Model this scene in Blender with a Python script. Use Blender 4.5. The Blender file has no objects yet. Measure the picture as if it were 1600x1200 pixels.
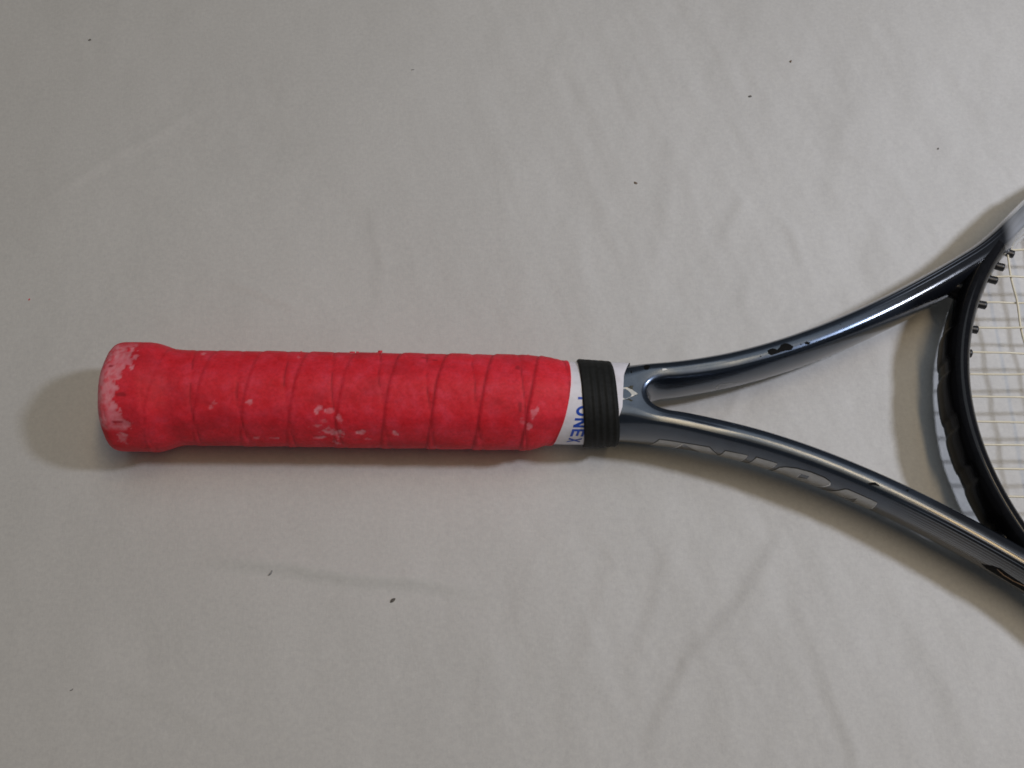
import bpy, bmesh, math, random
import numpy as np
from mathutils import Vector, Matrix
from mathutils.bvhtree import BVHTree
from mathutils.geometry import delaunay_2d_cdt

scene = bpy.context.scene
MM = 0.001

# ---------------------------------------------------------------- camera
cam_d = bpy.data.cameras.new('camera')
cam = bpy.data.objects.new('camera', cam_d)
scene.collection.objects.link(cam)
cam_d.sensor_width = 36.0
cam_d.lens = 38.67
cam_d.clip_start = 0.01
cam_d.clip_end = 20.0
TILT, SIDE, ROLL, DIST = 0.42369, 0.01406, -0.00235, 0.4016
Rc = Matrix.Rotation(SIDE, 3, 'Y') @ Matrix.Rotation(TILT, 3, 'X') @ Matrix.Rotation(ROLL, 3, 'Z')
cpos = Vector((0, 0, 0.017)) + Rc @ Vector((0, 0, DIST))
cam.matrix_world = Matrix.Translation(cpos) @ Rc.to_4x4()
scene.camera = cam
scene.render.resolution_x = 1024
scene.render.resolution_y = 768

# ---------------------------------------------------------------- world, lamps, exposure
world = bpy.data.worlds.new('World')
scene.world = world
world.use_nodes = True
bg = world.node_tree.nodes['Background']
bg.inputs[0].default_value = (0.85, 0.93, 1.0, 1)
bg.inputs[1].default_value = 0.07

def lamp(name, loc, target, power, color, size, spread=180):
    d = bpy.data.lights.new(name, 'AREA')
    d.shape = 'DISK'
    d.size = size
    d.energy = power
    d.color = color
    d.spread = math.radians(spread)
    o = bpy.data.objects.new(name, d)
    scene.collection.objects.link(o)
    o.location = loc
    o.rotation_euler = (Vector(target) - Vector(loc)).to_track_quat('-Z', 'Y').to_euler()
    return o

lamp('cool_desk_lamp', (0.61, 0.00, 0.69), (0.20, 0.05, 0), 0.76, (0.77, 0.83, 0.98), 0.09, 82)
warm = lamp('warm_room_lamp', (0.46, -0.12, 1.65), (0.05, 0, 0), 6.0, (1.0, 0.753, 0.44), 0.14)   # ceiling tube
warm.data.shape = 'RECTANGLE'
warm.data.size_y = 1.1
warm.rotation_euler = (0, math.atan2(0.41, 1.65), 0)
lamp('overhead_fill', (0.2, 0.75, 2.4), (0.2, 0.5, 0), 9.4, (0.847, 0.934, 1.0), 2.0)  # added area lamp: ambient fill and reflections on the frame paint

vs = scene.view_settings
vs.view_transform = 'Standard'
vs.look = 'None'
vs.exposure = 0.06
vs.gamma = 1.0
vs.use_curve_mapping = False
scene.cycles.use_denoising = True
scene.cycles.filter_width = 1.7

# ---------------------------------------------------------------- helpers
rng = np.random.default_rng(7)
random.seed(7)

def smooth(x, a, b):
    t = np.clip((np.asarray(x, float) - a) / (b - a), 0, 1)
    return t * t * (3 - 2 * t)

def link(name, me, mat=None, parent=None, smooth_shade=True):
    o = bpy.data.objects.new(name, me)
    scene.collection.objects.link(o)
    if mat is not None:
        me.materials.append(mat)
    if parent is not None:
        o.parent = parent
    if smooth_shade and len(me.polygons):
        me.polygons.foreach_set('use_smooth', [True] * len(me.polygons))
    me.update()
    return o

def mesh(name, verts, faces):
    me = bpy.data.meshes.new(name)
    v = np.asarray(verts, float) * MM
    me.from_pydata(v.tolist(), [], [tuple(int(i) for i in f) for f in faces])
    me.validate()
    return me

def attr(me, name, values):
    a = me.attributes.new(name, 'FLOAT', 'POINT')
    a.data.foreach_set('value', np.asarray(values, np.float32))

def grid_faces(n, m, wrap_m=True, off=0, flip=False):
    f = []
    for i in range(n - 1):
        for j in range(m if wrap_m else m - 1):
            k = (j + 1) % m
            q = (off + i * m + j, off + i * m + k, off + (i + 1) * m + k, off + (i + 1) * m + j)
            f.append(q[::-1] if flip else q)
    return f

def recalc(me):
    bm = bmesh.new(); bm.from_mesh(me)
    bmesh.ops.recalc_face_normals(bm, faces=bm.faces)
    bm.to_mesh(me); bm.free()

def spow(x, e):
    return np.sign(x) * np.abs(x) ** e

# value noise on a plane (tileable enough for our use)
class Noise2:
    def __init__(self, seed, n=64):
        self.g = np.random.default_rng(seed).random((n, n)); self.n = n
    def one(self, x, y):
        xi = np.floor(x).astype(int); yi = np.floor(y).astype(int)
        fx = x - xi; fy = y - yi
        fx = fx * fx * (3 - 2 * fx); fy = fy * fy * (3 - 2 * fy)
        n = self.n; g = self.g
        a = g[xi % n, yi % n]; b = g[(xi + 1) % n, yi % n]
        c = g[xi % n, (yi + 1) % n]; d = g[(xi + 1) % n, (yi + 1) % n]
        return (a * (1 - fx) + b * fx) * (1 - fy) + (c * (1 - fx) + d * fx) * fy
    def fbm(self, x, y, o=4):
        s = 0; w = 0.5; t = 0
        x = np.asarray(x, float); y = np.asarray(y, float)
        for k in range(o):
            s = s + w * self.one(x * 2 ** k + 17.3 * k, y * 2 ** k + 5.1 * k); t += w; w *= 0.5
        return s / t

# ---------------------------------------------------------------- materials
def new_mat(name):
    m = bpy.data.materials.new(name)
    m.use_nodes = True
    nt = m.node_tree
    b = nt.nodes['Principled BSDF']
    return m, nt, b

def N(nt, typ, **kw):
    n = nt.nodes.new(typ)
    for k, v in kw.items():
        setattr(n, k, v)
    return n

def noise(nt, scale, detail=4, rough=0.6, coord='Object', stretch=None):
    tc = N(nt, 'ShaderNodeTexCoord')
    t = N(nt, 'ShaderNodeTexNoise')
    t.inputs['Scale'].default_value = scale
    t.inputs['Detail'].default_value = detail
    t.inputs['Roughness'].default_value = rough
    if stretch:
        mp = N(nt, 'ShaderNodeMapping')
        mp.inputs['Scale'].default_value = stretch
        nt.links.new(tc.outputs[coord], mp.inputs[0])
        nt.links.new(mp.outputs[0], t.inputs['Vector'])
    else:
        nt.links.new(tc.outputs[coord], t.inputs['Vector'])
    return t

def ramp(nt, src, stops):
    r = N(nt, 'ShaderNodeValToRGB')
    cr = r.color_ramp
    while len(cr.elements) < len(stops):
        cr.elements.new(0.5)
    for e, (p, c) in zip(cr.elements, stops):
        e.position = p
        e.color = (*c, 1)
    nt.links.new(src, r.inputs[0])
    return r

def bump(nt, src, b, strength, dist, prev=None):
    n = N(nt, 'ShaderNodeBump')
    n.inputs['Strength'].default_value = strength
    n.inputs['Distance'].default_value = dist
    nt.links.new(src, n.inputs['Height'])
    if prev is not None:
        nt.links.new(prev.outputs[0], n.inputs['Normal'])
    nt.links.new(n.outputs[0], b.inputs['Normal'])
    return n

def attr_node(nt, name):
    a = N(nt, 'ShaderNodeAttribute')
    a.attribute_name = name
    return a

def mixc(nt, fac, a, b):
    m = N(nt, 'ShaderNodeMix', data_type='RGBA')
    for s, v in ((0, fac), (6, a), (7, b)):
        if isinstance(v, (tuple, list)):
            m.inputs[s].default_value = (*v, 1)
        elif isinstance(v, (int, float)):
            m.inputs[s].default_value = v
        else:
            nt.links.new(v, m.inputs[s])
    return m.outputs[2]

def math_node(nt, op, a, b=None, clamp=False):
    m = N(nt, 'ShaderNodeMath', operation=op, use_clamp=clamp)
    for i, v in enumerate((a, b)):
        if v is None:
            continue
        if isinstance(v, (int, float)):
            m.inputs[i].default_value = v
        else:
            nt.links.new(v, m.inputs[i])
    return m.outputs[0]

# cotton sheet
M_sheet, nt, b = new_mat('cotton_sheet')
n1 = noise(nt, 9, 5, 0.6)
n2 = noise(nt, 620, 4, 0.75)
c1 = ramp(nt, n1.outputs[0], [(0.3, (0.567, 0.555, 0.537)), (0.7, (0.602, 0.59, 0.571))])
c2 = ramp(nt, n2.outputs[0], [(0.28, (0.88, 0.88, 0.885)), (0.72, (1.02, 1.02, 1.01))])
mm = N(nt, 'ShaderNodeMix', data_type='RGBA', blend_type='MULTIPLY')
mm.inputs[0].default_value = 1
nt.links.new(c1.outputs[0], mm.inputs[6]); nt.links.new(c2.outputs[0], mm.inputs[7])
nt.links.new(mm.outputs[2], b.inputs['Base Color'])
b.inputs['Roughness'].default_value = 0.9
b.inputs['Specular IOR Level'].default_value = 0.15
b.inputs['Sheen Weight'].default_value = 0.08
wv = noise(nt, 1600, 2, 0.5, stretch=(1, 0.35, 1))
wv2 = noise(nt, 1600, 2, 0.5, stretch=(0.35, 1, 1))
wsum = math_node(nt, 'ADD', wv.outputs[0], wv2.outputs[0])
p = bump(nt, wsum, b, 0.25, 0.0002)

# red overgrip
M_grip, nt, b = new_mat('red_overgrip')
g1 = noise(nt, 190, 4, 0.6)
g2 = noise(nt, 900, 3, 0.7)
base = ramp(nt, g1.outputs[0], [(0.30, (0.70, 0.014, 0.026)), (0.52, (0.76, 0.026, 0.046)), (0.74, (0.80, 0.046, 0.082))])
sp = ramp(nt, g2.outputs[0], [(0.3, (0.80, 0.78, 0.8)), (0.6, (1, 1, 1))])
mm = N(nt, 'ShaderNodeMix', data_type='RGBA', blend_type='MULTIPLY'); mm.inputs[0].default_value = 1
nt.links.new(base.outputs[0], mm.inputs[6]); nt.links.new(sp.outputs[0], mm.inputs[7])
worn = attr_node(nt, 'worn'); seam_shade_dirt = attr_node(nt, 'seam_shade_dirt')
pk = ramp(nt, g1.outputs[0], [(0.3, (0.74, 0.15, 0.20)), (0.7, (0.80, 0.30, 0.34))])
c = mixc(nt, worn.outputs['Fac'], mm.outputs[2], pk.outputs[0])
c = mixc(nt, seam_shade_dirt.outputs['Fac'], c, (0.33, 0.012, 0.022))  # painted seam shade and scuffs darken the red
nt.links.new(c, b.inputs['Base Color'])
b.inputs['Roughness'].default_value = 0.62
b.inputs['Specular IOR Level'].default_value = 0.3
q = bump(nt, g2.outputs[0], b, 0.25, 0.0003)

# white paper tape
M_tape, nt, b = new_mat('white_tape')
tn = noise(nt, 160, 4, 0.65)
tcol = ramp(nt, tn.outputs[0], [(0.28, (0.64, 0.61, 0.65)), (0.55, (0.79, 0.77, 0.83))])
nt.links.new(tcol.outputs[0], b.inputs['Base Color'])
b.inputs['Roughness'].default_value = 0.45
M_blue, nt, b = new_mat('blue_print')
b.inputs['Base Color'].default_value = (0.012, 0.07, 0.46, 1)
b.inputs['Roughness'].default_value = 0.45

# black rubber
M_rubber, nt, b = new_mat('black_rubber')
r1 = noise(nt, 700, 3, 0.7)
rc = ramp(nt, r1.outputs[0], [(0.3, (0.005, 0.0055, 0.005)), (0.7, (0.012, 0.0125, 0.0115))])
nt.links.new(rc.outputs[0], b.inputs['Base Color'])
b.inputs['Roughness'].default_value = 0.7
b.inputs['Specular IOR Level'].default_value = 0.25
bump(nt, r1.outputs[0], b, 0.3, 0.0003)

# frame paint: steel blue fading to black with pin stripes, silver towards the head
def frame_paint(name, head=False):
    m, nt, b = new_mat(name)
    ax = attr_node(nt, 'along'); ar = attr_node(nt, 'around')
    n = noise(nt, 260, 4, 0.6)
    fl = noise(nt, 4000, 1, 0.5)
    blue = ramp(nt, n.outputs[0], [(0.3, (0.050, 0.064, 0.090)), (0.7, (0.063, 0.081, 0.112))])
    flake = ramp(nt, fl.outputs[0], [(0.3, (0.8, 0.8, 0.8)), (0.75, (1.1, 1.1, 1.1))])
    mm = N(nt, 'ShaderNodeMix', data_type='RGBA', blend_type='MULTIPLY'); mm.inputs[0].default_value = 1
    nt.links.new(blue.outputs[0], mm.inputs[6]); nt.links.new(flake.outputs[0], mm.inputs[7])
    # black fade along the arm
    mr = N(nt, 'ShaderNodeMapRange'); mr.inputs[1].default_value = 128; mr.inputs[2].default_value = 168
    nt.links.new(ax.outputs['Fac'], mr.inputs[0])
    st = math_node(nt, 'MULTIPLY', ar.outputs['Fac'], 0.80)
    st = math_node(nt, 'FRACT', st)
    st = math_node(nt, 'SUBTRACT', st, 0.5)
    st = math_node(nt, 'ABSOLUTE', st)
    line = N(nt, 'ShaderNodeMapRange'); line.inputs[1].default_value = 0.07; line.inputs[2].default_value = 0.17
    nt.links.new(st, line.inputs[0])
    # black grows between the lines first, the lines themselves die out further on
    early = math_node(nt, 'MULTIPLY', mr.outputs[0], 1.9, clamp=True)
    late = N(nt, 'ShaderNodeMapRange'); late.inputs[1].default_value = 158; late.inputs[2].default_value = 186
    late.inputs[3].default_value = 0.25; late.inputs[4].default_value = 1.0
    nt.links.new(ax.outputs['Fac'], late.inputs[0])
    lf = math_node(nt, 'MULTIPLY', late.outputs[0], early)
    blk = early
    onl = math_node(nt, 'MULTIPLY', math_node(nt, 'SUBTRACT', 1.0, line.outputs[0]), math_node(nt, 'SUBTRACT', 1.0, late.outputs[0]), clamp=True)
    dark = mixc(nt, onl, (0.008, 0.009, 0.012), (0.24, 0.27, 0.32))
    col = mixc(nt, blk, mm.outputs[2], dark)
    ms = N(nt, 'ShaderNodeMapRange'); ms.inputs[1].default_value = 184; ms.inputs[2].default_value = 193
    ms.interpolation_type = 'SMOOTHSTEP'
    nt.links.new(ax.outputs['Fac'], ms.inputs[0])
    col = mixc(nt, ms.outputs[0], col, (0.62, 0.64, 0.68))
    nt.links.new(col, b.inputs['Base Color'])
    met = mixc(nt, blk, (0.85, 0.85, 0.85), (0.0, 0.0, 0.0))
    met = mixc(nt, ms.outputs[0], met, (0.7, 0.7, 0.7))
    nt.links.new(met, b.inputs['Metallic'])
    rg = mixc(nt, blk, (0.26, 0.26, 0.26), (0.16, 0.16, 0.16))
    nt.links.new(rg, b.inputs['Roughness'])
    b.inputs['Coat Weight'].default_value = 0.7
    sm = noise(nt, 95, 5, 0.7)
    smr = N(nt, 'ShaderNodeMapRange'); smr.inputs[1].default_value = 0.35; smr.inputs[2].default_value = 0.7
    smr.inputs[3].default_value = 0.08; smr.inputs[4].default_value = 0.20
    nt.links.new(sm.outputs[0], smr.inputs[0])
    nt.links.new(smr.outputs[0], b.inputs['Coat Roughness'])
    return m
M_frame = frame_paint('steel_blue_paint')

M_black, nt, b = new_mat('gloss_black_paint')
k = noise(nt, 500, 3, 0.6)
kc = ramp(nt, k.outputs[0], [(0.3, (0.006, 0.0065, 0.008)), (0.7, (0.010, 0.010, 0.012))])
nt.links.new(kc.outputs[0], b.inputs['Base Color'])
b.inputs['Roughness'].default_value = 0.09
b.inputs['IOR'].default_value = 1.32
k2 = noise(nt, 60, 2, 0.5)
bump(nt, k2.outputs[0], b, 0.10, 0.0006)

M_pad, nt, b = new_mat('satin_black_pad')
b.inputs['Base Color'].default_value = (0.005, 0.005, 0.006, 1)
b.inputs['Roughness'].default_value = 0.18
b.inputs['IOR'].default_value = 1.18

M_nylon, nt, b = new_mat('black_nylon')
b.inputs['Base Color'].default_value = (0.010, 0.010, 0.011, 1)
b.inputs['Roughness'].default_value = 0.38

M_silver, nt, b = new_mat('silver_foil')
sn = noise(nt, 300, 3, 0.6)
sc_ = ramp(nt, sn.outputs[0], [(0.3, (0.33, 0.33, 0.33)), (0.7, (0.42, 0.42, 0.415))])
nt.links.new(sc_.outputs[0], b.inputs['Base Color'])
b.inputs['Metallic'].default_value = 0.85
b.inputs['Roughness'].default_value = 0.33

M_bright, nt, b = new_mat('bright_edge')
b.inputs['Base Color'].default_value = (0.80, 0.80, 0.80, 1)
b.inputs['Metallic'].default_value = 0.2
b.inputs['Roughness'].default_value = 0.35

M_glint, nt, b = new_mat('painted_orange_glint')  # colour of the orange reflection painted in the recess
b.inputs['Base Color'].default_value = (0.30, 0.18, 0.10, 1)
b.inputs['Metallic'].default_value = 0.6
b.inputs['Roughness'].default_value = 0.3

M_outline, nt, b = new_mat('dark_olive_outline')
b.inputs['Base Color'].default_value = (0.020, 0.019, 0.008, 1)
b.inputs['Roughness'].default_value = 0.4

M_chip, nt, b = new_mat('bare_carbon_chip')
b.inputs['Base Color'].default_value = (0.004, 0.004, 0.004, 1)
b.inputs['Roughness'].default_value = 0.7
b.inputs['Specular IOR Level'].default_value = 0.1
M_chipw, nt, b = new_mat('white_primer_chip')
b.inputs['Base Color'].default_value = (0.75, 0.74, 0.72, 1)
b.inputs['Roughness'].default_value = 0.5

M_string, nt, b = new_mat('cream_string')
b.inputs['Base Color'].default_value = (0.66, 0.60, 0.45, 1)
b.inputs['Roughness'].default_value = 0.35
b.inputs['Subsurface Weight'].default_value = 0.0

M_lint, nt, b = new_mat('dark_lint')
b.inputs['Base Color'].default_value = (0.11, 0.10, 0.09, 1)
b.inputs['Roughness'].default_value = 0.9

M_lint2, nt, b = new_mat('brown_lint')
b.inputs['Base Color'].default_value = (0.16, 0.11, 0.075, 1)
b.inputs['Roughness'].default_value = 0.9
M_lint3, nt, b = new_mat('grey_lint')
b.inputs['Base Color'].default_value = (0.20, 0.20, 0.21, 1)
b.inputs['Roughness'].default_value = 0.9

# ---------------------------------------------------------------- the sheet
xs = np.concatenate([np.linspace(-520, -252, 40, endpoint=False), np.arange(-252, 252, 1.3), np.linspace(252, 520, 40)])
ys = np.concatenate([np.linspace(-420, -162, 40, endpoint=False), np.arange(-162, 222, 1.3), np.linspace(222, 480, 40)])
GX, GY = np.meshgrid(xs, ys)
nz = Noise2(3)

def crease(px, py, line, width, amp, asym=0.0):
    """soft ridge (amp>0) or furrow along a polyline; fades out at both ends"""
    best = np.full(px.shape, 1e9); sgn = np.zeros(px.shape); tt = np.zeros(px.shape)
    tot = sum(math.dist(line[i], line[i + 1]) for i in range(len(line) - 1)); acc = 0
    for (x0, y0), (x1, y1) in zip(line[:-1], line[1:]):
        L = math.hypot(x1 - x0, y1 - y0); ux, uy = (x1 - x0) / L, (y1 - y0) / L
        s = np.clip((px - x0) * ux + (py - y0) * uy, 0, L)
        dx = px - x0 - s * ux; dy = py - y0 - s * uy
        d = np.hypot(dx, dy); m = d < best
        best = np.where(m, d, best); sgn = np.where(m, np.sign(ux * dy - uy * dx), sgn)
        tt = np.where(m, (acc + s) / tot, tt); acc += L
    fade = smooth(tt, 0, .25) * (1 - smooth(tt, .7, 1.0))
    v = np.exp(-(best / width) ** 2)
    if asym:
        v = v + asym * sgn * np.exp(-(best / (width * 2.2)) ** 2) * best / width
    return amp * v * fade

wob_x = GX + 5 * (nz.fbm(GX / 30, GY / 30, 3) - .5); wob_y = GY + 5 * (nz.fbm(GX / 30 + 40, GY / 30, 3) - .5)
Z = np.zeros_like(GX)
CREASES = [
    ([(104, -38), (93, -58), (80, -77), (61, -98), (42, -132)], 3.6, .75, .5),
    ([(98, -52), (88, -74), (72, -96)], 6.0, .7, .4),
    ([(94, -58), (99, -78), (106, -101), (112, -128), (116, -150)], 3.0, .55, .5),
    ([(-118, -60), (-87, -63), (-46, -68), (-2, -72)], 3.2, 1.25, .4),
    ([(99, 94), (90, 80), (82, 66)], 3.4, .55, .4),
    ([(112, 82), (114, 70), (117, 55)], 2.6, .5, .4),
    ([(58, -50), (50, -80), (38, -110)], 4.0, .45, .4),
    ([(40, -45), (30, -80), (14, -120)], 5.0, .40, .4),
    ([(128, -58), (140, -90), (150, -125)], 5.0, .45, .4),
    ([(-200, 90), (-165, 118), (-120, 150)], 3.0, .45, .3),
    ([(-118, 55), (-98, 48), (-78, 40)], 2.4, .4, .3),
    ([(118, 118), (140, 112), (158, 104)], 2.6, .4, .3),
    ([(70, 130), (66, 100), (60, 70), (52, 45)], 5.0, .45, .3),
    ([(30, 110), (26, 80), (30, 45), (34, 22)], 6.0, .45, .3),
    ([(150, 150), (138, 110), (128, 70), (122, 45)], 6.0, .5, .3),
    ([(95, 60), (92, 40), (96, 24)], 4.0, .5, .3),
    ([(76, -18), (86, 2), (98, 22)], 3.0, .5, .4),
    ([(60, 4), (80, 2), (110, 6)], 4.0, .3, .4),
    ([(-60, 95), (-52, 60), (-58, 25)], 4.0, .35, .3),
    ([(-20, 170), (-10, 130), (4, 90)], 7.0, .45, .2),
    ([(-150, -95), (-120, -110), (-80, -128)], 4.0, .3, .3),
]
for ln, w, a, s in CREASES:
    Z += crease(wob_x, wob_y, ln, w * .8, a * .85, s)
# fine drag wrinkles, long in Y, stronger on the right-hand half
drag = nz.fbm(GX / 13 + 0.3 * GY / 13, GY / 60, 5) - .5
drag2 = nz.fbm(GX / 16 - 0.35 * GY / 16 + 21, GY / 55 + 9, 5) - .5
Z += (drag * 1.4 + drag2 * 1.1) * (0.22 + 0.75 * smooth(GX, -80, 60))
Z += (nz.fbm(GX / 5.5 + .5 * GY / 5.5, GY / 17 + 3, 3) - .5) * .42 * (.35 + .65 * smooth(GX, -60, 80))
Z += (nz.fbm(GX / 60 + 9, GY / 60 + 4, 4) - .5) * 2.6
# flat under the racket so that it rests on the cloth
press = np.exp(-((GY + 7.5) / 34) ** 2) * (1 - smooth(GX, 20, 60)) * smooth(GX, -170, -150)
Z = Z * (1 - .92 * press)
Z = Z - 0.35 + (-0.4) * press
sv = np.stack([GX.ravel(), GY.ravel(), Z.ravel()], 1)
me = mesh('sheet', sv, grid_faces(len(ys), len(xs), False))
sheet = link('bed_sheet', me, M_sheet)
sheet['kind'] = 'structure'

# ---------------------------------------------------------------- the racket
YAW, PITCH = -0.01888, 0.01197
racket = bpy.data.objects.new('tennis_racket', None)
scene.collection.objects.link(racket)
racket.empty_display_size = 0.05
racket.location = (0, -7.4985 * MM, 17.5 * MM)
racket.rotation_euler = Matrix.Rotation(YAW, 3, 'Z').__matmul__(Matrix.Rotation(PITCH, 3, 'Y')).to_euler()
racket['label'] = 'tennis racket with worn red overgrip and steel blue throat lying on the sheet'
racket['category'] = 'tennis racket'

# ---- throat: outline of the Y, rounded over all round
EC, EA, EB = 325.4, 165.0, 128.4            # head ellipse (centre line)
def f_poly(t):
    return 9.0261 + .078546 * t + .00323518 * t ** 2 - 4.828e-6 * t ** 3
def f_arm(X):
    """centre line of the upper arm, running smoothly into the head ellipse"""
    X = np.asarray(X, float)
    x0, x1 = 174.0, 214.0
    t0 = x0 - 50; y0 = f_poly(t0); s0 = .078546 + 2 * .00323518 * t0 - 3 * 4.828e-6 * t0 ** 2
    y1 = EB * math.sqrt(1 - ((EC - x1) / EA) ** 2); s1 = EB ** 2 / EA ** 2 * (EC - x1) / y1
    u = np.clip((X - x0) / (x1 - x0), 0, 1); h = x1 - x0
    yh = (2*u**3 - 3*u**2 + 1) * y0 + (u**3 - 2*u**2 + u) * h * s0 + (-2*u**3 + 3*u**2) * y1 + (u**3 - u**2) * h * s1
    return np.where(X > x0, yh, f_poly(X - 50))

AW, BH = 5.2, 9.5                 # arm half width, half height, roundness
def arm_offset(X, d):
    e = .05
    s = (f_arm(X + e) - f_arm(X - e)) / (2 * e)
    k = np.sqrt(1 + s * s)
    return np.stack([X - d * s / k, f_arm(X) + d / k], -1)

Xo = np.linspace(21, 212, 480)
a_out = AW - .55 * (1 - smooth(Xo, 44, 74))
outer = arm_offset(Xo, a_out)
Xi = np.linspace(212, 58, 380)
inner = arm_offset(Xi, -AW * np.ones_like(Xi))
ap, x_t = 48.8, inner[-1][0]
al = np.linspace(math.pi / 2, 0, 40)[1:]
crotch = np.stack([x_t - (x_t - ap) * np.cos(al) ** .95, inner[-1][1] * np.sin(al) ** .95], -1)
half = np.concatenate([outer, inner, crotch])
loop = np.concatenate([half, half[-2::-1] * np.array([1, -1])])
seg = np.linalg.norm(np.roll(loop, -1, 0) - loop, axis=1)
cum = np.concatenate([[0], np.cumsum(seg)])
closed = np.concatenate([loop, loop[:1]])
n_l = int(cum[-1] / .75)
sq = np.linspace(0, cum[-1], n_l, endpoint=False)
loop = np.stack([np.interp(sq, cum, closed[:, i]) for i in (0, 1)], -1)
def circ_smooth(a, k):
    for _ in range(k):
        a = .25 * np.roll(a, 1, 0) + .5 * a + .25 * np.roll(a, -1, 0)
    return a
loop = circ_smooth(loop, 14)
tan = np.roll(loop, -1, 0) - np.roll(loop, 1, 0)
tan /= np.linalg.norm(tan, axis=1, keepdims=True)
nin = np.stack([tan[:, 1], -tan[:, 0]], -1)   # clockwise loop: inward is to the right
LX = loop[:, 0]
is_outer = np.abs(loop[:, 1]) > f_arm(LX)
r_in = np.where(is_outer, 5.05 + 3.6 * (1 - smooth(LX, 38, 50)), 4.95 - .6 * (1 - smooth(LX, 54, 70)))
r_in = circ_smooth(r_in[:, None], 10)[:, 0]
def bh(X):
    return BH + 2.1 * (1 - smooth(X, 38, 80))
b_l = bh(LX)
# section profile, from the crown outwards: nearly flat top, tight ridge, round side
psi = np.concatenate([np.linspace(0, 18, 6)[:-1], np.linspace(18, 90, 22)])
px_, pz_ = [0.0], [0.0]
for p0, p1 in zip(psi[:-1], psi[1:]):
    pm = (p0 + p1) / 2; dp = math.radians(p1 - p0)
    rho = 8.0 if p1 <= 18.01 else 1.2 + 18.8 * ((pm - 18) / 72) ** 2
    px_.append(px_[-1] + rho * dp * math.cos(math.radians(pm))); pz_.append(pz_[-1] - rho * dp * math.sin(math.radians(pm)))
px_ = np.array(px_) / px_[-1]; pz_ = 1 + np.array(pz_) / -pz_[-1]
PROF = [(1 - a_, b_) for a_, b_ in zip(px_, pz_)][::-1]      # (inset, height) from the side inwards
K = len(PROF)
rows_v, along, around = [], [], []
order = [(k_, 1) for k_ in range(K - 1, -1, -1)] + [(k_, -1) for k_ in range(1, K)]
prev = None; acc = np.zeros(n_l); mid = None
for k_, sg in order:
    dk, zk = PROF[k_]
    xy = loop + nin * (dk * r_in)[:, None]
    P = np.concatenate([xy, (sg * zk * b_l)[:, None]], 1)
    P[:, 1:] *= (.72 + .28 * smooth(P[:, 0], 30, 35))[:, None]
    if prev is not None:
        acc = acc + np.linalg.norm(P - prev, axis=1)
    prev = P
    rows_v.append(P); along.append(P[:, 0]); around.append(np.where(is_outer, acc, 0.0))
V = np.concatenate(rows_v)
F = grid_faces(len(order), n_l)
ring = rows_v[0][:, :2]
cv, ce, cf, cov, *_ = delaunay_2d_cdt([Vector(q_) for q_ in ring], [(j, (j + 1) % n_l) for j in range(n_l)], [], 1, 1e-7)
back = [o_[0] if o_ else 0 for o_ in cov]
def in_poly(x, y, A):
    B = np.roll(A, -1, 0)
    m_ = ((A[:, 1] > y) != (B[:, 1] > y))
    with np.errstate(divide='ignore', invalid='ignore'):
        xi_ = (B[:, 0] - A[:, 0]) * (y - A[:, 1]) / (B[:, 1] - A[:, 1]) + A[:, 0]
    return bool(np.count_nonzero(m_ & (x < xi_)) % 2)
for f_ in cf:
    t_ = [back[i] for i in f_]
    cx_, cy_ = ring[t_].mean(0)
    if not in_poly(cx_, cy_, ring):
        continue
    F.append(t_); F.append([(len(order) - 1) * n_l + i for i in t_[::-1]])
me = mesh('throat', V, F)
recalc(me)
attr(me, 'along', np.concatenate(along)); attr(me, 'around', np.concatenate(around))
throat = link('throat', me, M_frame, racket)
throat['label'] = 'forked steel blue throat with chipped paint fading to black'

# ---- hoop and bridge: one tube along the head ellipse
BA, BB, BP = 4.3, 9.6, 2.15
def hoop_mesh(t0, t1, nseg, m=40):
    ts = np.linspace(t0, t1, nseg)
    cx = EC - EA * np.cos(ts); cy = EB * np.sin(ts)
    nx = -EB * np.cos(ts); ny = EA * np.sin(ts)      # outward
    L = np.hypot(nx, ny); nx, ny = nx / L, ny / L
    ph = np.linspace(0, 2 * math.pi, m, endpoint=False)
    yy = BA * spow(np.cos(ph), 2 / BP); zz = BB * spow(np.sin(ph), 2 / BP)
    V = np.stack([cx[:, None] + nx[:, None] * yy, cy[:, None] + ny[:, None] * yy, np.tile(zz, (nseg, 1))], -1).reshape(-1, 3)
    F = grid_faces(nseg, m)
    me = mesh('hoop', V, F)
    recalc(me)
    attr(me, 'along', V[:, 0]); attr(me, 'around', np.zeros(len(V)))
    return me
tb = math.acos((EC - 183.0) / EA)
bridge = link('bridge', hoop_mesh(-tb, tb, 130), M_black, racket)
bridge['label'] = 'glossy black bridge closing the throat under the strings'
hoop = link('hoop', hoop_mesh(tb, 2 * math.pi - tb, 300), M_frame, racket)
hoop['label'] = 'silver head hoop at the right edge of the photo'

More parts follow.
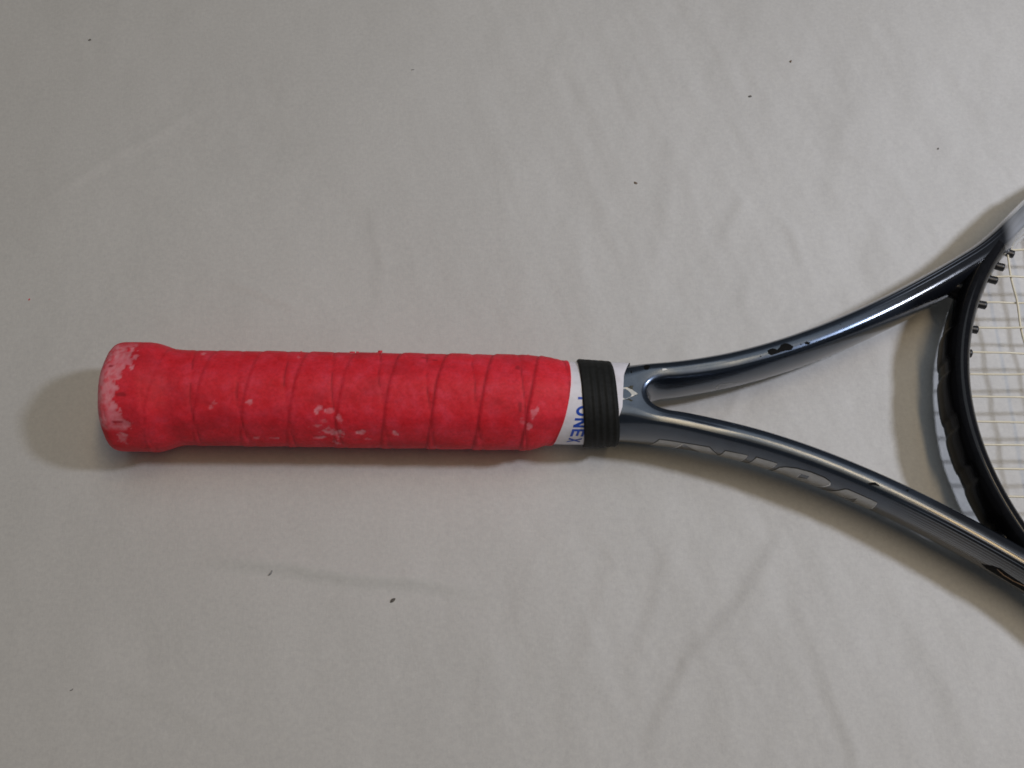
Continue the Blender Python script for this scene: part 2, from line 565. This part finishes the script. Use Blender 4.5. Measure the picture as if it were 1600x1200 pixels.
# ---- webs between arm and bridge
def web(sg):
    n, m = 26, 14
    Ys = np.linspace(46, 90, n)
    V = []
    # arm points by x, bridge points by y
    s = np.linspace(0, 1, n)
    Xa = 157 + s * 40
    pa = np.stack([Xa, f_arm(Xa)], -1)
    yb = 42.5 + s * 34
    xb = EC - EA * np.sqrt(1 - (yb / EB) ** 2)
    pb = np.stack([xb, yb], -1)
    w = np.linspace(0, 1, m)
    for i in range(n):
        for j in range(m):
            bow = 1.4 * math.sin(math.pi * w[j]) * (1 - s[i]) ** 1.5
            q_ = pa[i] * (1 - w[j]) + pb[i] * w[j]
            V.append((q_[0] + bow * .75, q_[1] + bow * .65, 0))
    V = np.array(V).reshape(n, m, 3)
    zp = 4.6 * np.minimum(1, np.linspace(0, 1, n) / .16) ** .45
    zp = zp[:, None] * 1.45 - 5.6 * np.sin(np.pi * w)[None] * smooth(s, 0, .3)[:, None]
    zp[0] = 0
    T = V.copy(); T[:, :, 2] = zp
    B = V.copy(); B[:, :, 2] = -zp
    A = np.concatenate([T.reshape(-1, 3), B.reshape(-1, 3)]); A[:, 1] *= sg
    F = grid_faces(n, m, False) + grid_faces(n, m, False, n * m, True)
    me = mesh('web', A, F)
    bm = bmesh.new(); bm.from_mesh(me)
    bmesh.ops.remove_doubles(bm, verts=bm.verts, dist=1e-6)
    bmesh.ops.recalc_face_normals(bm, faces=bm.faces)
    bm.to_mesh(me); bm.free()
    return link('web', me, M_pad, bridge)
web(1); web(-1)

# ---- raised pads of the grommet strip on the outer side of the bridge
def on_hoop(t, off, z=0.0):
    cx = EC - EA * math.cos(t); cy = EB * math.sin(t)
    nx, ny = -EB * math.cos(t), EA * math.sin(t); L = math.hypot(nx, ny)
    return np.array([cx + nx / L * off, cy + ny / L * off, z]), np.array([nx / L, ny / L, 0])
PADS = ((16.5, 29.0), (-4.5, 11.5), (-22.5, -9.5), (-41, -28))
n, m = 150, 18
V = []
for i in range(n):
    y = -46 + 92 * i / (n - 1)
    t = math.asin(y / EB)
    env = 0.0
    for y0, y1 in PADS:
        u_ = (y - y0) / (y1 - y0)
        if 0 < u_ < 1:
            env = (1 - abs(2 * u_ - 1) ** 4) ** .5
    for j in range(m):
        v = -1 + 2 * j / (m - 1)
        z = v * 8.6
        hgt = BA * max(0, 1 - abs(z / BB) ** BP) ** (1 / BP)
        P, nn = on_hoop(t, hgt + .12 + .85 * env * (1 - abs(v) ** 3) ** .6 - .3 * abs(v) ** 12, z)
        V.append(P)
me = mesh('strip', V, grid_faces(n, m, False))
recalc(me)
link('grommet_strip', me, M_pad, bridge)

# ---- strings and grommets
def tube(path, rad, m=8):
    P = np.asarray(path, float); n = len(P)
    T = np.gradient(P, axis=0); T /= np.linalg.norm(T, axis=1, keepdims=True)
    up = np.array([0, 0, 1.0]); V = []
    rad = np.broadcast_to(rad, (n,))
    for i in range(n):
        s = np.cross(T[i], up); s /= np.linalg.norm(s); u_ = np.cross(s, T[i])
        for j in range(m):
            a = 2 * math.pi * j / m
            V.append(P[i] + rad[i] * (math.cos(a) * s + math.sin(a) * u_))
    F = grid_faces(n, m)
    F.append(list(range(m))); F.append([(n - 1) * m + j for j in range(m)][::-1])
    me = mesh('tube', V, F); recalc(me)
    return me
MAINS = [4.9, 13.8, 22.8, 33.0, 43.8, 54.9, 67.0, 80.0, 93.0]
CROSS = [189.3 + 11.6 * k_ for k_ in range(24)]
mains = sorted([-y for y in MAINS] + MAINS)
def hx(y, off):       # head inner x on the throat side
    return EC - (EA + off) * math.sqrt(max(0.02, 1 - (y / (EB + off)) ** 2))
for i, y in enumerate(mains):
    x0 = hx(y, 0) + 1; x1 = 2 * EC - x0
    xs_ = np.arange(x0, x1, 2.9)
    zz = .55 * np.sin((xs_ - CROSS[0]) / 11.6 * math.pi + math.pi / 2 + math.pi * i) * smooth(xs_, CROSS[0] - 11, CROSS[0])
    link('main_string', tube(np.stack([xs_, np.full_like(xs_, y) + .25 * math.sin(i * 2.1) * smooth(xs_, x0, x0 + 40), zz], -1), .40), M_string, racket)
for k_, x in enumerate(CROSS):
    h = EB * math.sqrt(max(0, 1 - ((x - EC) / EA) ** 2))
    if h < 30:
        continue
    ys_ = np.arange(-h + 1, h - .9, 2.4)
    zz = -.55 * np.sin(np.interp(ys_, mains, np.arange(len(mains))) * math.pi + math.pi / 2 + math.pi * k_)
    link('cross_string', tube(np.stack([np.full_like(ys_, x), ys_, zz], -1), .40), M_string, racket)

def grommet(x, y, tip=4.0, rad=1.5):
    """short flanged barrel that leads a string out of the hoop"""
    t = math.atan2(y / EB, (EC - x) / EA)
    P, nn = on_hoop(t, 0)
    prof_ = [(-3.0, rad * .95), (-BA - .3, rad * .95), (-BA - tip + .8, rad), (-BA - tip + .25, rad), (-BA - tip, rad * .8), (-BA - tip + .1, rad * .42)]
    m = 16; V = []
    d = np.array([1.0, 0, 0]) * .55 - nn * .45; d /= np.linalg.norm(d)
    s = np.array([-d[1], d[0], 0]); u_ = np.array([0, 0, 1.0])
    base_ = np.array([x, y, 0]) if False else P
    for o_, r_ in prof_:
        for j in range(m):
            a = 2 * math.pi * j / m
            V.append(base_ + d * (-o_) + r_ * (math.cos(a) * s + math.sin(a) * u_))
    F = grid_faces(len(prof_), m)
    F.append(list(range(m))); F.append([(len(prof_) - 1) * m + j for j in range(m)][::-1])
    me = mesh('grommet', V, F); recalc(me)
    return link('grommet', me, M_nylon, racket)
for y in mains:
    a = abs(y)
    grommet(hx(y, 0), y, 1.0 + 2.2 * float(smooth(a, 8, 44)) * (1 if y > 0 else .35), 1.55)
for sgn in (1, -1):
    grommet(hx(60.8 * sgn, 0), 60.8 * sgn, 3.0, 1.55)

# ---- finishing tape and shaft sections
def rbox(ang, a, r, b_, p_):
    """rounded box; ang measured from +z towards +y (deg array)"""
    c, s = np.sin(ang), np.cos(ang)
    y = np.sign(c) * ((a - r) * np.minimum(1, np.abs(c) * 6) + r * np.abs(c) ** (2 / p_))
    return y, b_ * spow(s, 2 / p_)

ang = np.linspace(-math.pi, math.pi, 180, endpoint=False)
def lerp(a, b_, t):
    return a + (b_ - a) * t
V = []; NS = 60
for i in range(NS):
    u = i / (NS - 1)
    xr = np.maximum(39.15 + .26 * 14 * np.sin(ang), 30)
    X = 8 + (xr - 8) * u
    t = smooth(X, 25.5, 31)
    a_ = lerp(14.95, 14.45, t); b_ = lerp(14.95, 11.85, t)
    p_ = 2 + .75 * t
    p_ = 2 + .4 * t; r_ = lerp(a_, 9.95, t)
    cs_ = np.abs(np.sin(ang))
    y = np.sign(np.sin(ang)) * ((a_ - r_) * np.minimum(1, cs_ * 9) + r_ * cs_ ** (2 / p_)); z = b_ * spow(np.cos(ang), 2 / p_)
    V.append(np.stack([X, y, z], -1))
me = mesh('tape', np.concatenate(V), grid_faces(NS, len(ang)))
recalc(me)
tape = link('finishing_tape', me, M_tape, racket)
tape['label'] = 'white finishing tape with blue lettering beside the black collar'

LET = {
    'Y': [[(.0, 1), (.27, 1), (.5, .64), (.73, 1), (1, 1), (.62, .42), (.62, 0), (.38, 0), (.38, .42)]],
    'N': [[(0, 0), (0, 1), (.26, 1), (.75, .40), (.75, 1), (1, 1), (1, 0), (.74, 0), (.25, .60), (.25, 0)]],
    'E': [[(0, 0), (0, 1), (1, 1), (1, .80), (.27, .80), (.27, .60), (.92, .60), (.92, .41), (.27, .41), (.27, .20), (1, .20), (1, 0)]],
    'X': [[(0, 0), (.36, .51), (.03, 1), (.32, 1), (.51, .70), (.70, 1), (.97, 1), (.64, .51), (1, 0), (.70, 0), (.50, .32), (.30, 0)]],
}
_o = [(.5 + .5 * math.cos(a), .5 + .52 * math.sin(a)) for a in np.linspace(0, 2 * math.pi, 28, endpoint=False)]
_i = [(.5 + .25 * math.cos(a), .5 + .30 * math.sin(a)) for a in np.linspace(0, 2 * math.pi, 28, endpoint=False)]
LET['O'] = [_o, _i]

def fill2d(loops, step):
    """triangulate an outer loop with holes, edges and inside sampled at step -> verts2d, tris"""
    pts, edges = [], []
    for lp in loops:
        q_ = []
        for (x0, y0), (x1, y1) in zip(lp, lp[1:] + lp[:1]):
            n = max(1, int(math.hypot(x1 - x0, y1 - y0) / step))
            for k_ in range(n):
                q_.append((x0 + (x1 - x0) * k_ / n, y0 + (y1 - y0) * k_ / n))
        o = len(pts); pts += q_
        edges += [(o + k_, o + (k_ + 1) % len(q_)) for k_ in range(len(q_))]
    def inside(x, y):
        c = False
        for lp in loops:
            for (x0, y0), (x1, y1) in zip(lp, lp[1:] + lp[:1]):
                if (y0 > y) != (y1 > y) and x < (x1 - x0) * (y - y0) / (y1 - y0) + x0:
                    c = not c
        return c
    A = np.array(pts)
    for x in np.arange(A[:, 0].min() + step / 2, A[:, 0].max(), step):
        for y in np.arange(A[:, 1].min() + step / 2, A[:, 1].max(), step):
            if inside(x, y) and np.min(np.hypot(A[:, 0] - x, A[:, 1] - y)) > step * .35:
                pts.append((x, y))
    v, ed, fc, *_ = delaunay_2d_cdt([Vector(p_) for p_ in pts], edges, [], 0, 1e-7)
    tris = []
    for f_ in fc:
        cx = sum(v[i].x for i in f_) / 3; cy = sum(v[i].y for i in f_) / 3
        if inside(cx, cy):
            tris.append(tuple(f_))
    return [(q_.x, q_.y) for q_ in v], tris

TXT_H, W_ = 4.7, 3.5                      # letter height and width, mm
for k_, ch in enumerate('YONEX'):
    loops = [[(x, y) for x, y in lp] for lp in LET[ch]]
    v2, tr = fill2d(loops, .12)
    V = []
    for x, y in v2:
        arc = (k_ * 4.25 + x * W_ + .1) / 20.9
        th = math.radians(-9.0 - 84.0 * arc)
        X = 23.2 - 3.7 * arc ** 1.5 + y * TXT_H
        r_ = 14.95 + .07
        V.append((X, r_ * math.sin(th), r_ * math.cos(th)))
    me = mesh('letter', V, tr); recalc(me)
    link('letter', me, M_blue, tape)

# ---- black rubber collar
V = []; NS = 90
ca = np.linspace(-math.pi, math.pi, 160, endpoint=False)
shift = -1.35 * np.sin(ca + math.radians(12))
for i in range(NS):
    u = i / (NS - 1)
    X = 24.5 + 12.6 * u + shift
    rib = np.cos(2 * math.pi * 5.2 * (u - .14)) * smooth(u, .16, .3) * (1 - smooth(u, .93, .98))
    amp = .03 + .12 * (1 - smooth(np.sin(ca), .1, .7))
    ends = np.minimum(1, np.minimum(u / .05, (1 - u) / .09)) ** .5
    a_ = lerp(15.85, 15.35, u); b_ = lerp(15.6, 14.1, u)
    R = amp * rib - (1.0 - ends) * .8
    y = (a_ + R) * spow(np.sin(ca), 2 / 2.15); z = (b_ + R) * spow(np.cos(ca), 2 / 2.15)
    V.append(np.stack([X, y, z], -1))
for kk, sc2 in ((NS - 1, .90),):
    q_ = V[-1].copy(); q_[:, 1:] *= sc2; V.append(q_)
q_ = V[0].copy(); q_[:, 1:] *= .96; V.insert(0, q_)
me = mesh('collar', np.concatenate(V), grid_faces(len(V), len(ca)))
recalc(me)
collar = link('rubber_collar', me, M_rubber, racket)
collar['label'] = 'ribbed black rubber collar holding the end of the grip'

# ---- red overgrip
ga = np.linspace(-math.pi, math.pi, 260, endpoint=False)
XS = np.concatenate([-139.2 - 5.6 * np.sin(np.linspace(math.pi / 2, 0, 44)), np.arange(-138.7, 21.01, .5)])
nzg = Noise2(11); nzh = Noise2(23)
TH, XX = np.meshgrid(ga, XS)
deg = np.degrees(TH)
R = 17.36 + 0 * XX
R = R + (20.0 - 17.36) * (1 - smooth(XX + 2.5 * (TH < 0) * -np.sin(TH) * -1, -131, -119.5))
endp = np.clip((-139.2 - XX) / 5.6, 0, 1)
R = R - 7.0 * (1 - np.sqrt(np.maximum(0, 1 - endp ** 2.6)))
R = R * (1 + .010 * np.cos(8 * TH))
R = R - 1.9 * smooth(XX, 5, 21) ** 1.3
PITCH_ = 16.55
jit = 1.1 * (nzh.fbm(XX / 22, TH * 1.1 + 9, 2) - .5)
ph = (XX + jit - 6.3 - PITCH_ * (deg + 20) / 360) / PITCH_
ph = ph + (XX < -130) * 0
u = ph - np.floor(ph)
turn = np.floor(ph)
amp_t = .26 + .28 * (nzh.one(turn * 3.7 + 2, turn * 1.3))
amp_t = amp_t * smooth(XX, -146, -118) * (0.8 + .2 * smooth(XX, -70, -35))
step = np.where(u < .05, u / .05, (1 - (u - .05) / .95) ** .7)
R = R + amp_t * (step - .45)
# soft dents of the layer below, leaning the other way
ph2 = (XX + 4 + 10 * (deg + 20) / 360 + 1.5 * (nzg.fbm(XX / 12, TH * 2, 2) - .5)) / PITCH_
u2 = ph2 - np.floor(ph2)
R = R - .26 * np.exp(-((u2 - .5) / .05) ** 2) * (.4 + .6 * nzg.fbm(XX / 15 + 3, TH * 1.5, 2)) * smooth(XX, -140, -120)
R = R + .20 * (nzg.fbm(XX / 9, TH * 17.4 / 9, 4) - .5)
R = R + .16 * (nzg.fbm(XX / 1.6 + 5, TH * 17.4 / 1.6, 2) - .5)
# wear: patches where the red skin has rubbed off to the pink base
worn = np.zeros_like(R); seam_shade_dirt = np.zeros_like(R)
nA = nzg.fbm(XX / 2.2 + 31, TH * 17.4 / 2.2 + 7, 4) - .5
nB = nzh.fbm(XX / 1.1 + 3, TH * 17.4 / 1.1 + 17, 3) - .5
def patch(x, d, rx, ry, k_=1.0, rough=1.0):
    global worn
    dd = ((XX - x) / rx) ** 2 + ((((deg - d + 180) % 360) - 180) * 17.4 * math.pi / 180 / ry) ** 2
    v = 1 - np.sqrt(dd) + rough * (1.3 * nA + .8 * nB)
    worn = np.maximum(worn, k_ * smooth(v, -.05, .38))
# band on the rounded end
edge = -134.6 + 1.5 * np.sin(deg / 13) + 9 * nA + 4 * nB
band = (1 - smooth(XX, edge - .7, edge + .3)) * smooth(deg, -62, -54) * (1 - smooth(deg, 36, 52)) * smooth(R, 11.0, 13.5)
worn = np.maximum(worn, .95 * band)
for a in ((-136, -72, 1.6, 2.0, .6), (-103, -29, 1.4, .9, .6), (-104.3, -33, .8, .8, .6), (-91, -28, 1.2, .9, .7), (-90, -76, 1.3, .9, .7), (-84.4, -76, 2.2, .6, .6),
          (-66.4, -34, 1.7, 1.6, .9), (-63.0, -36, 1.2, 1.1, .6), (-68.0, -56, 2.0, 1.3, .85), (-64.0, -61, 3.0, 2.0, .8), (-60.6, -68, 2.0, 2.4, .95), (-59.3, -44, 1.1, 3.0, .7),
          (-67.6, -75, 2.0, .8, .8), (-62, -84, 1.2, .9, .7), (-65, -49, 1.2, 1.4, .35), (-52.3, -64, 1.8, 1.2, .85), (-50.5, -75, 1.2, .9, .7), (-40.5, -64, 1.1, 1.1, .8),
          (8.2, -36, 1.6, 2.2, .8), (6.5, -52, 1.0, 1.6, .7), (4.0, -48, .9, 1.4, .4), (-76, 36, .6, 1.6, .5), (-57.5, 55, 2.6, 1.2, .55), (-110, 40, .7, 1.0, .5), (-25.0, -30, .4, .5, .7)):
    patch(*a, rough=1.7)
worn = np.clip(worn * (.80 + 1.5 * nB + .9 * nA), 0, 1)
R = R - .18 * worn
# shade painted into the seams and crease lines, plus blotches and scuffs
seam = np.exp(-((u - 1) / .030) ** 2) + np.exp(-(u / .020) ** 2)
seam_shade_dirt = np.clip(seam, 0, 1) * smooth(XX, -140, -120) * (.42 + .58 * smooth(XX, -60, -35)) * (.35 + .65 * nzh.fbm(XX / 6, TH * 5, 2))
seam_shade_dirt = np.maximum(seam_shade_dirt, .75 * np.exp(-((u2 - .5) / .022) ** 2) * smooth(nzg.fbm(XX / 9 + 70, TH * 3.0 + 11, 3), .36, .56) * smooth(XX, -135, -115))
seam_shade_dirt = np.maximum(seam_shade_dirt, .30 * smooth(nzg.fbm(XX / 13 + 50, TH * 17.4 / 7 + 3, 4), .56, .75))
for x, d, rx, ry in ((-135.0, -21, 2.6, .75), (-136.5, -49, 2.4, .55), (-139.5, 9, 1.2, .4), (-31, 38, 2.4, .4), (-27.5, 34, 1.6, .5), (2, 22, 1.1, 1.4), (3, -28, 1.0, 2.2)):
    dd = ((XX - x) / rx) ** 2 + ((deg - d) * 17.4 * math.pi / 180 / ry) ** 2
    seam_shade_dirt = np.maximum(seam_shade_dirt, .8 * smooth(1 - np.sqrt(dd) + .8 * nA, 0, .4))
# slanted open end
xe = 16.5 + 4.4 * np.cos(TH - math.radians(15))
Xw = np.where(XX > 4, 4 + (XX - 4) * (xe - 4) / 17.0, XX)
Y = R * np.sin(TH); Zr = R * np.cos(TH)
V = np.stack([Xw, Y, Zr], -1)
last = V[-1].copy(); last[:, 1:] *= .955
V = np.concatenate([V, last[None]])
wv_ = np.concatenate([worn, worn[-1:]]).ravel(); dv_ = np.concatenate([seam_shade_dirt, seam_shade_dirt[-1:]]).ravel()
F = grid_faces(len(V), len(ga))
F.append(list(range(len(ga))))
me = mesh('grip', V.reshape(-1, 3), F)
recalc(me)
attr(me, 'worn', wv_); attr(me, 'seam_shade_dirt', dv_)
grip = link('overgrip', me, M_grip, racket)
grip['label'] = 'spiral wrapped red overgrip with pink worn patches'

# crumbs of torn grip standing off its upper edge
def crumb(x, d, size, rise, parent, mat, name, R0=17.0):
    rr = random.Random(int(x * 10 + d))
    bm = bmesh.new()
    bmesh.ops.create_icosphere(bm, subdivisions=2, radius=size * MM)
    for v in bm.verts:
        v.co *= .6 + .7 * rr.random()
        v.co.x *= 1.5; v.co.z *= .7
    th = math.radians(d)
    bmesh.ops.rotate(bm, verts=bm.verts, matrix=Matrix.Rotation(rr.random() * 3, 3, 'X') @ Matrix.Rotation(rr.uniform(-.5, .5), 3, 'Z'))
    for v in bm.verts:
        v.co += Vector((x, (R0 + rise) * math.sin(th), (R0 + rise) * math.cos(th))) * MM
    me = bpy.data.meshes.new(name); bm.to_mesh(me); bm.free()
    return link(name, me, mat, parent, False)
M_crumb, nt, b = new_mat('red_crumb')
b.inputs['Base Color'].default_value = (0.70, 0.06, 0.09, 1)
b.inputs['Roughness'].default_value = 0.7
attr_dummy = None
for x, d, s_, r_ in ((-57.8, 60, .75, .1), (-55.8, 60, .6, .1), (-47.8, 61, .65, .6), (-48.9, 60, .5, .1), (-76.3, 60, .4, .1), (5.5, 60, .35, .0)):
    crumb(x, d, s_, r_, grip, M_crumb, 'crumb')

# ---- printed and worn marks on the throat, laid on its surface
tv = [v.co.copy() for v in throat.data.vertices]
bvh = BVHTree.FromPolygons(tv, [tuple(p_.vertices) for p_ in throat.data.polygons])
def lay(name, kind, loops, mat, lift=.05, step=.5, parent=throat, label=None):
    """kind: 'top' loops are (x, y); 'side' (x, z) on the outer wall of the lower arm; 'inner' (x, z) on the inner wall of the upper arm"""
    v2, tr = fill2d([[tuple(q_) for q_ in lp] for lp in loops], step)
    V, ok = [], []
    for a, c in v2:
        if kind == 'top':
            o_, d_ = Vector((a, c, 60)) * MM, Vector((0, 0, -1))
        elif kind == 'side':
            o_, d_ = Vector((a, -150, c)) * MM, Vector((0, 1, 0))
        else:
            o_, d_ = Vector((a, 0, c)) * MM, Vector((0, 1, 0))
        h = bvh.ray_cast(o_, d_)
        if h[0] is None:
            V.append((0, 0, 0)); ok.append(False); continue
        nn = h[1] if h[1].dot(d_) < 0 else -h[1]
        V.append(tuple((h[0] / MM) + nn * lift)); ok.append(True)
    tr = [t_ for t_ in tr if all(ok[i] for i in t_)]
    if not tr:
        return None
    used = sorted({i for t_ in tr for i in t_}); ix = {o_: n_ for n_, o_ in enumerate(used)}
    me = mesh(name, [V[i] for i in used], [tuple(ix[i] for i in t_) for t_ in tr])
    bm = bmesh.new(); bm.from_mesh(me)
    bmesh.ops.recalc_face_normals(bm, faces=bm.faces)
    bm.to_mesh(me); bm.free()
    o = link(name, me, mat, parent)
    if label:
        o['label'] = label
    return o
def strip(pts, w):
    P = np.array(pts, float)
    T = np.gradient(P, axis=0); T /= np.linalg.norm(T, axis=1, keepdims=True)
    Nn = np.stack([-T[:, 1], T[:, 0]], -1)
    taper = np.ones(len(P)); taper[0] = taper[-1] = .35
    return [tuple(q_) for q_ in P + Nn * w * taper[:, None]] + [tuple(q_) for q_ in (P - Nn * w * taper[:, None])[::-1]]

# silver lettering round the outer side of the lower arm
L1 = [(49.6, -8.3), (52.7, 1.0), (61.0, 1.3), (70.1, 1.95), (74.4, -4.3), (69.5, -7.6), (66.1, -3.6), (61.6, .5), (58.4, -8.2)]
L2 = [(73.6, -8.0), (75.5, 2.0), (83.2, 2.8), (81.3, -8.0)]
L3 = [(83.8, -8.0), (86.1, 3.15), (93.2, 3.4), (90.7, -8.0)]
L4 = [(92.6, -6.2), (94.25, .8), (96.0, 2.65), (99.35, 4.2), (104.4, 5.0), (108.6, 4.8), (110.75, 3.95), (111.3, 2.1), (110.0, -1.3), (107.9, -5.0), (104.5, -6.2), (98.5, -6.8)]
C4 = [(100.8, -2.0), (101.4, 2.0), (104.2, 2.4), (104.0, -.4)]
L5 = [(110.0, -8.2), (113.0, -2.3), (115.7, 3.0), (116.6, 3.6), (126.3, 3.6), (126.0, -8.2)]
C5 = [(116.6, -4.7), (120.5, .3), (120.6, -4.3)]
lab = 'silver letter printed along the outer side of the lower arm'
for lp in ([L1], [L2], [L3], [L4, C4], [L5, C5]):
    lay('letter', 'side', lp, M_silver, .05, .6, label=lab)
for pl_ in ([(50.6, -5.0), (52.6, 1.15), (61.0, 1.45), (70.1, 2.1), (74.3, -4.0)], [(74.3, -4.0), (75.5, 2.15), (83.2, 2.95)], [(84.6, -4.3), (86.0, 3.3), (93.2, 3.55)],
            [(92.9, -5.0), (94.2, .95), (95.9, 2.85), (99.35, 4.4), (104.4, 5.2), (108.6, 5.0), (110.85, 4.1)], [(109.6, -3.0), (113.0, -2.1), (115.7, 3.2), (116.6, 3.8), (126.3, 3.8)]):
    lay('letter_outline', 'side', [strip(pl_, .22)], M_outline, .09, .5)
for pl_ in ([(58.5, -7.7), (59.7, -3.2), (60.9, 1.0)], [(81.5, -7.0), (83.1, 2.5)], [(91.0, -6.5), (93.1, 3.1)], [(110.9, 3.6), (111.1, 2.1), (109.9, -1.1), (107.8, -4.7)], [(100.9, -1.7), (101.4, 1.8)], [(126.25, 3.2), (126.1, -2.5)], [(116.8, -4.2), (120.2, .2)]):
    lay('letter_bright_edge', 'side', [strip(pl_, .26)], M_bright, .12, .5)  # bright strips along letter edges
# emblem in front of the fork
lay('emblem', 'top', [[(38.6, 1.5), (40.7, 1.32), (42.5, .53), (44.5, -1.09), (37.6, -4.15), (38.15, -3.52), (39.5, -3.19), (41.8, -2.16), (42.1, -1.18), (41.04, .07), (40.14, .69), (38.6, .72)]], M_silver, .06, .4, label='silver chevron emblem printed in front of the fork')
lay('emblem', 'top', [[(38.5, -2.22), (39.58, -2.99), (39.2, -3.4), (38.15, -2.63)]], M_silver, .07, .4)
lay('emblem_dark_spike', 'top', [[(40.52, 1.34), (42.02, 2.17), (42.94, 2.15), (42.46, 1.43), (42.8, .65), (42.16, .82)]], M_outline, .05, .4)  # dark olive spikes printed beside the chevron
lay('emblem_dark_spike', 'top', [[(39.84, -3.5), (41.14, -2.9), (41.86, -3.2), (42.49, -3.69), (41.84, -3.98), (40.94, -3.43)]], M_outline, .05, .4)
# chips in the paint
chips = [
    [(91.6, 17.6), (93.5, 18.5), (95.2, 18.0), (96.7, 20.0), (98.2, 20.7), (99.5, 20.5), (101.2, 19.4), (100.5, 18.2), (98.0, 17.65), (95.5, 16.8), (93.0, 15.9), (91.65, 16.5)],
    [(105.2, 21.0), (106.1, 21.55), (107.5, 21.3), (107.05, 20.5), (105.6, 20.4)],
    [(46.7, 10.0), (47.5, 10.65), (48.8, 10.5), (49.1, 9.7), (48.5, 8.8), (47.45, 8.4), (46.85, 8.95)],
    [(41.95, 7.85), (42.4, 8.1), (42.6, 7.5), (42.2, 7.1), (41.85, 7.3)],
    [(121.95, -32.15), (122.85, -31.95), (124.6, -31.9), (125.6, -32.7), (125.95, -33.25), (124.7, -32.95), (123.15, -32.8), (122.5, -32.6)],
    [(134.5, -34.4), (135.6, -34.2), (135.4, -35.0), (134.9, -35.0)],
    [(88.7, 15.4), (89.1, 15.6), (89.3, 15.3), (88.9, 15.1)],
    [(103.6, 20.3), (104.0, 20.6), (104.2, 20.2)],
    [(100.4, 22.4), (100.9, 22.7), (101.0, 22.3)],
    [(118.5, 28.3), (119.1, 28.8), (119.2, 28.3)],
]
for lp in chips:
    rr = random.Random(int(lp[0][0] * 10))
    q_ = []
    for (x0, y0), (x1, y1) in zip(lp, lp[1:] + lp[:1]):
        q_.append((x0, y0)); q_.append(((x0 + x1) / 2 + rr.uniform(-.18, .18), (y0 + y1) / 2 + rr.uniform(-.18, .18)))
    lay('paint_chip', 'top', [q_], M_chip, .03, .35, label='black chip in the blue paint')
lay('paint_chip', 'top', [[(53.2, 9.05), (54.45, 9.3), (55.2, 8.95), (54.35, 8.6), (53.5, 8.4)]], M_chipw, .03, .35, label='small white chip in the blue paint')
# flat dark patch painted for a recess, low on the outer side of the lower arm
lay('recess', 'side', [[(160.5, -1.0), (162.9, 2.0), (165.0, 3.0), (168.5, 2.2), (172.0, 1.9), (176.0, 1.0), (176.5, -2.0), (171.0, -3.2), (166.6, -3.0), (162.5, -2.6)]], M_chip, .05, .5, label='dark oval recess in the outer side of the lower arm')
lay('recess_glint', 'side', [strip([(164.5, 1.6), (167.0, .2), (170.1, .1), (173.0, 1.2), (175.5, .8)], .35)], M_glint, .09, .5)  # orange reflection painted as a strip across the dark patch
# faint printed mark on the inner wall of the upper arm
lay('printed_mark', 'inner', [strip([(82.9, -.6), (79.2, .3), (75.2, .9), (74.5, -.6), (74.9, -3.6), (77.6, -4.4)], .22)], M_silver, .05, .4)


# ---------------------------------------------------------------- lint on the sheet
def sheet_z(x, y):
    i = int(np.argmin(abs(xs - x))); j = int(np.argmin(abs(ys - y)))
    return float(Z[j, i])
LINT = [
    (-42.3, -75.4, 1.25, 40, 'largest dark lint crumb on the sheet, below the middle of the red grip'),
    (-86.2, -65.5, 1.5, 55, 'thin grey lint thread left of the largest crumb below the grip'),
    (102.8, 143.1, .95, 10, 'lower of the two dark specks on the sheet above the forked throat'),
    (122.1, 161.3, .95, 70, 'upper of the two dark specks on the sheet above the forked throat'),
    (-188.8, 177.9, 1.0, 20, 'lone dark speck on the sheet near the top left corner'),
    (51.3, 98.8, 1.0, -30, 'small dark fleck on the sheet above the black collar'),
    (-192.9, 46.6, .6, 60, 'tiny reddish fleck on the sheet near the left edge, above the butt shadow'),
    (-150.9, -105.6, .9, 30, 'short curled fibre on the sheet near the bottom left corner'),
    (179.4, 115.2, .7, 50, 'tiny fleck on the sheet near the right edge, above the upper arm'),
    (-43.5, 159.1, .8, 5, 'faint short fibre on the sheet near the top edge, above the grip'),
]
for i, (x, y, s_, rot, lab) in enumerate(LINT):
    rr = random.Random(i + 3)
    bm = bmesh.new()
    bmesh.ops.create_icosphere(bm, subdivisions=2, radius=.85 * s_ * MM)
    thin = 'fibre' in lab or 'thread' in lab
    for v in bm.verts:
        v.co *= .55 + .6 * rr.random()
        v.co.z *= .35
        v.co.y *= .22 if thin else .6
        if thin:
            v.co.y += .12 * (v.co.x / (s_ * MM)) ** 2 * s_ * MM * 2
    bmesh.ops.rotate(bm, verts=bm.verts, matrix=Matrix.Rotation(math.radians(rot), 3, 'Z'))
    me = bpy.data.meshes.new('lint_speck'); bm.to_mesh(me); bm.free()
    o = link('lint_speck', me, M_crumb if 'reddish' in lab else (M_lint3 if thin else (M_lint2 if i % 2 else M_lint)), None, False)
    o.location = (x * MM, y * MM, (sheet_z(x, y) + .2 * s_) * MM)
    o['label'] = lab
    o['category'] = 'lint'
    o['group'] = 'lint scattered on the sheet'
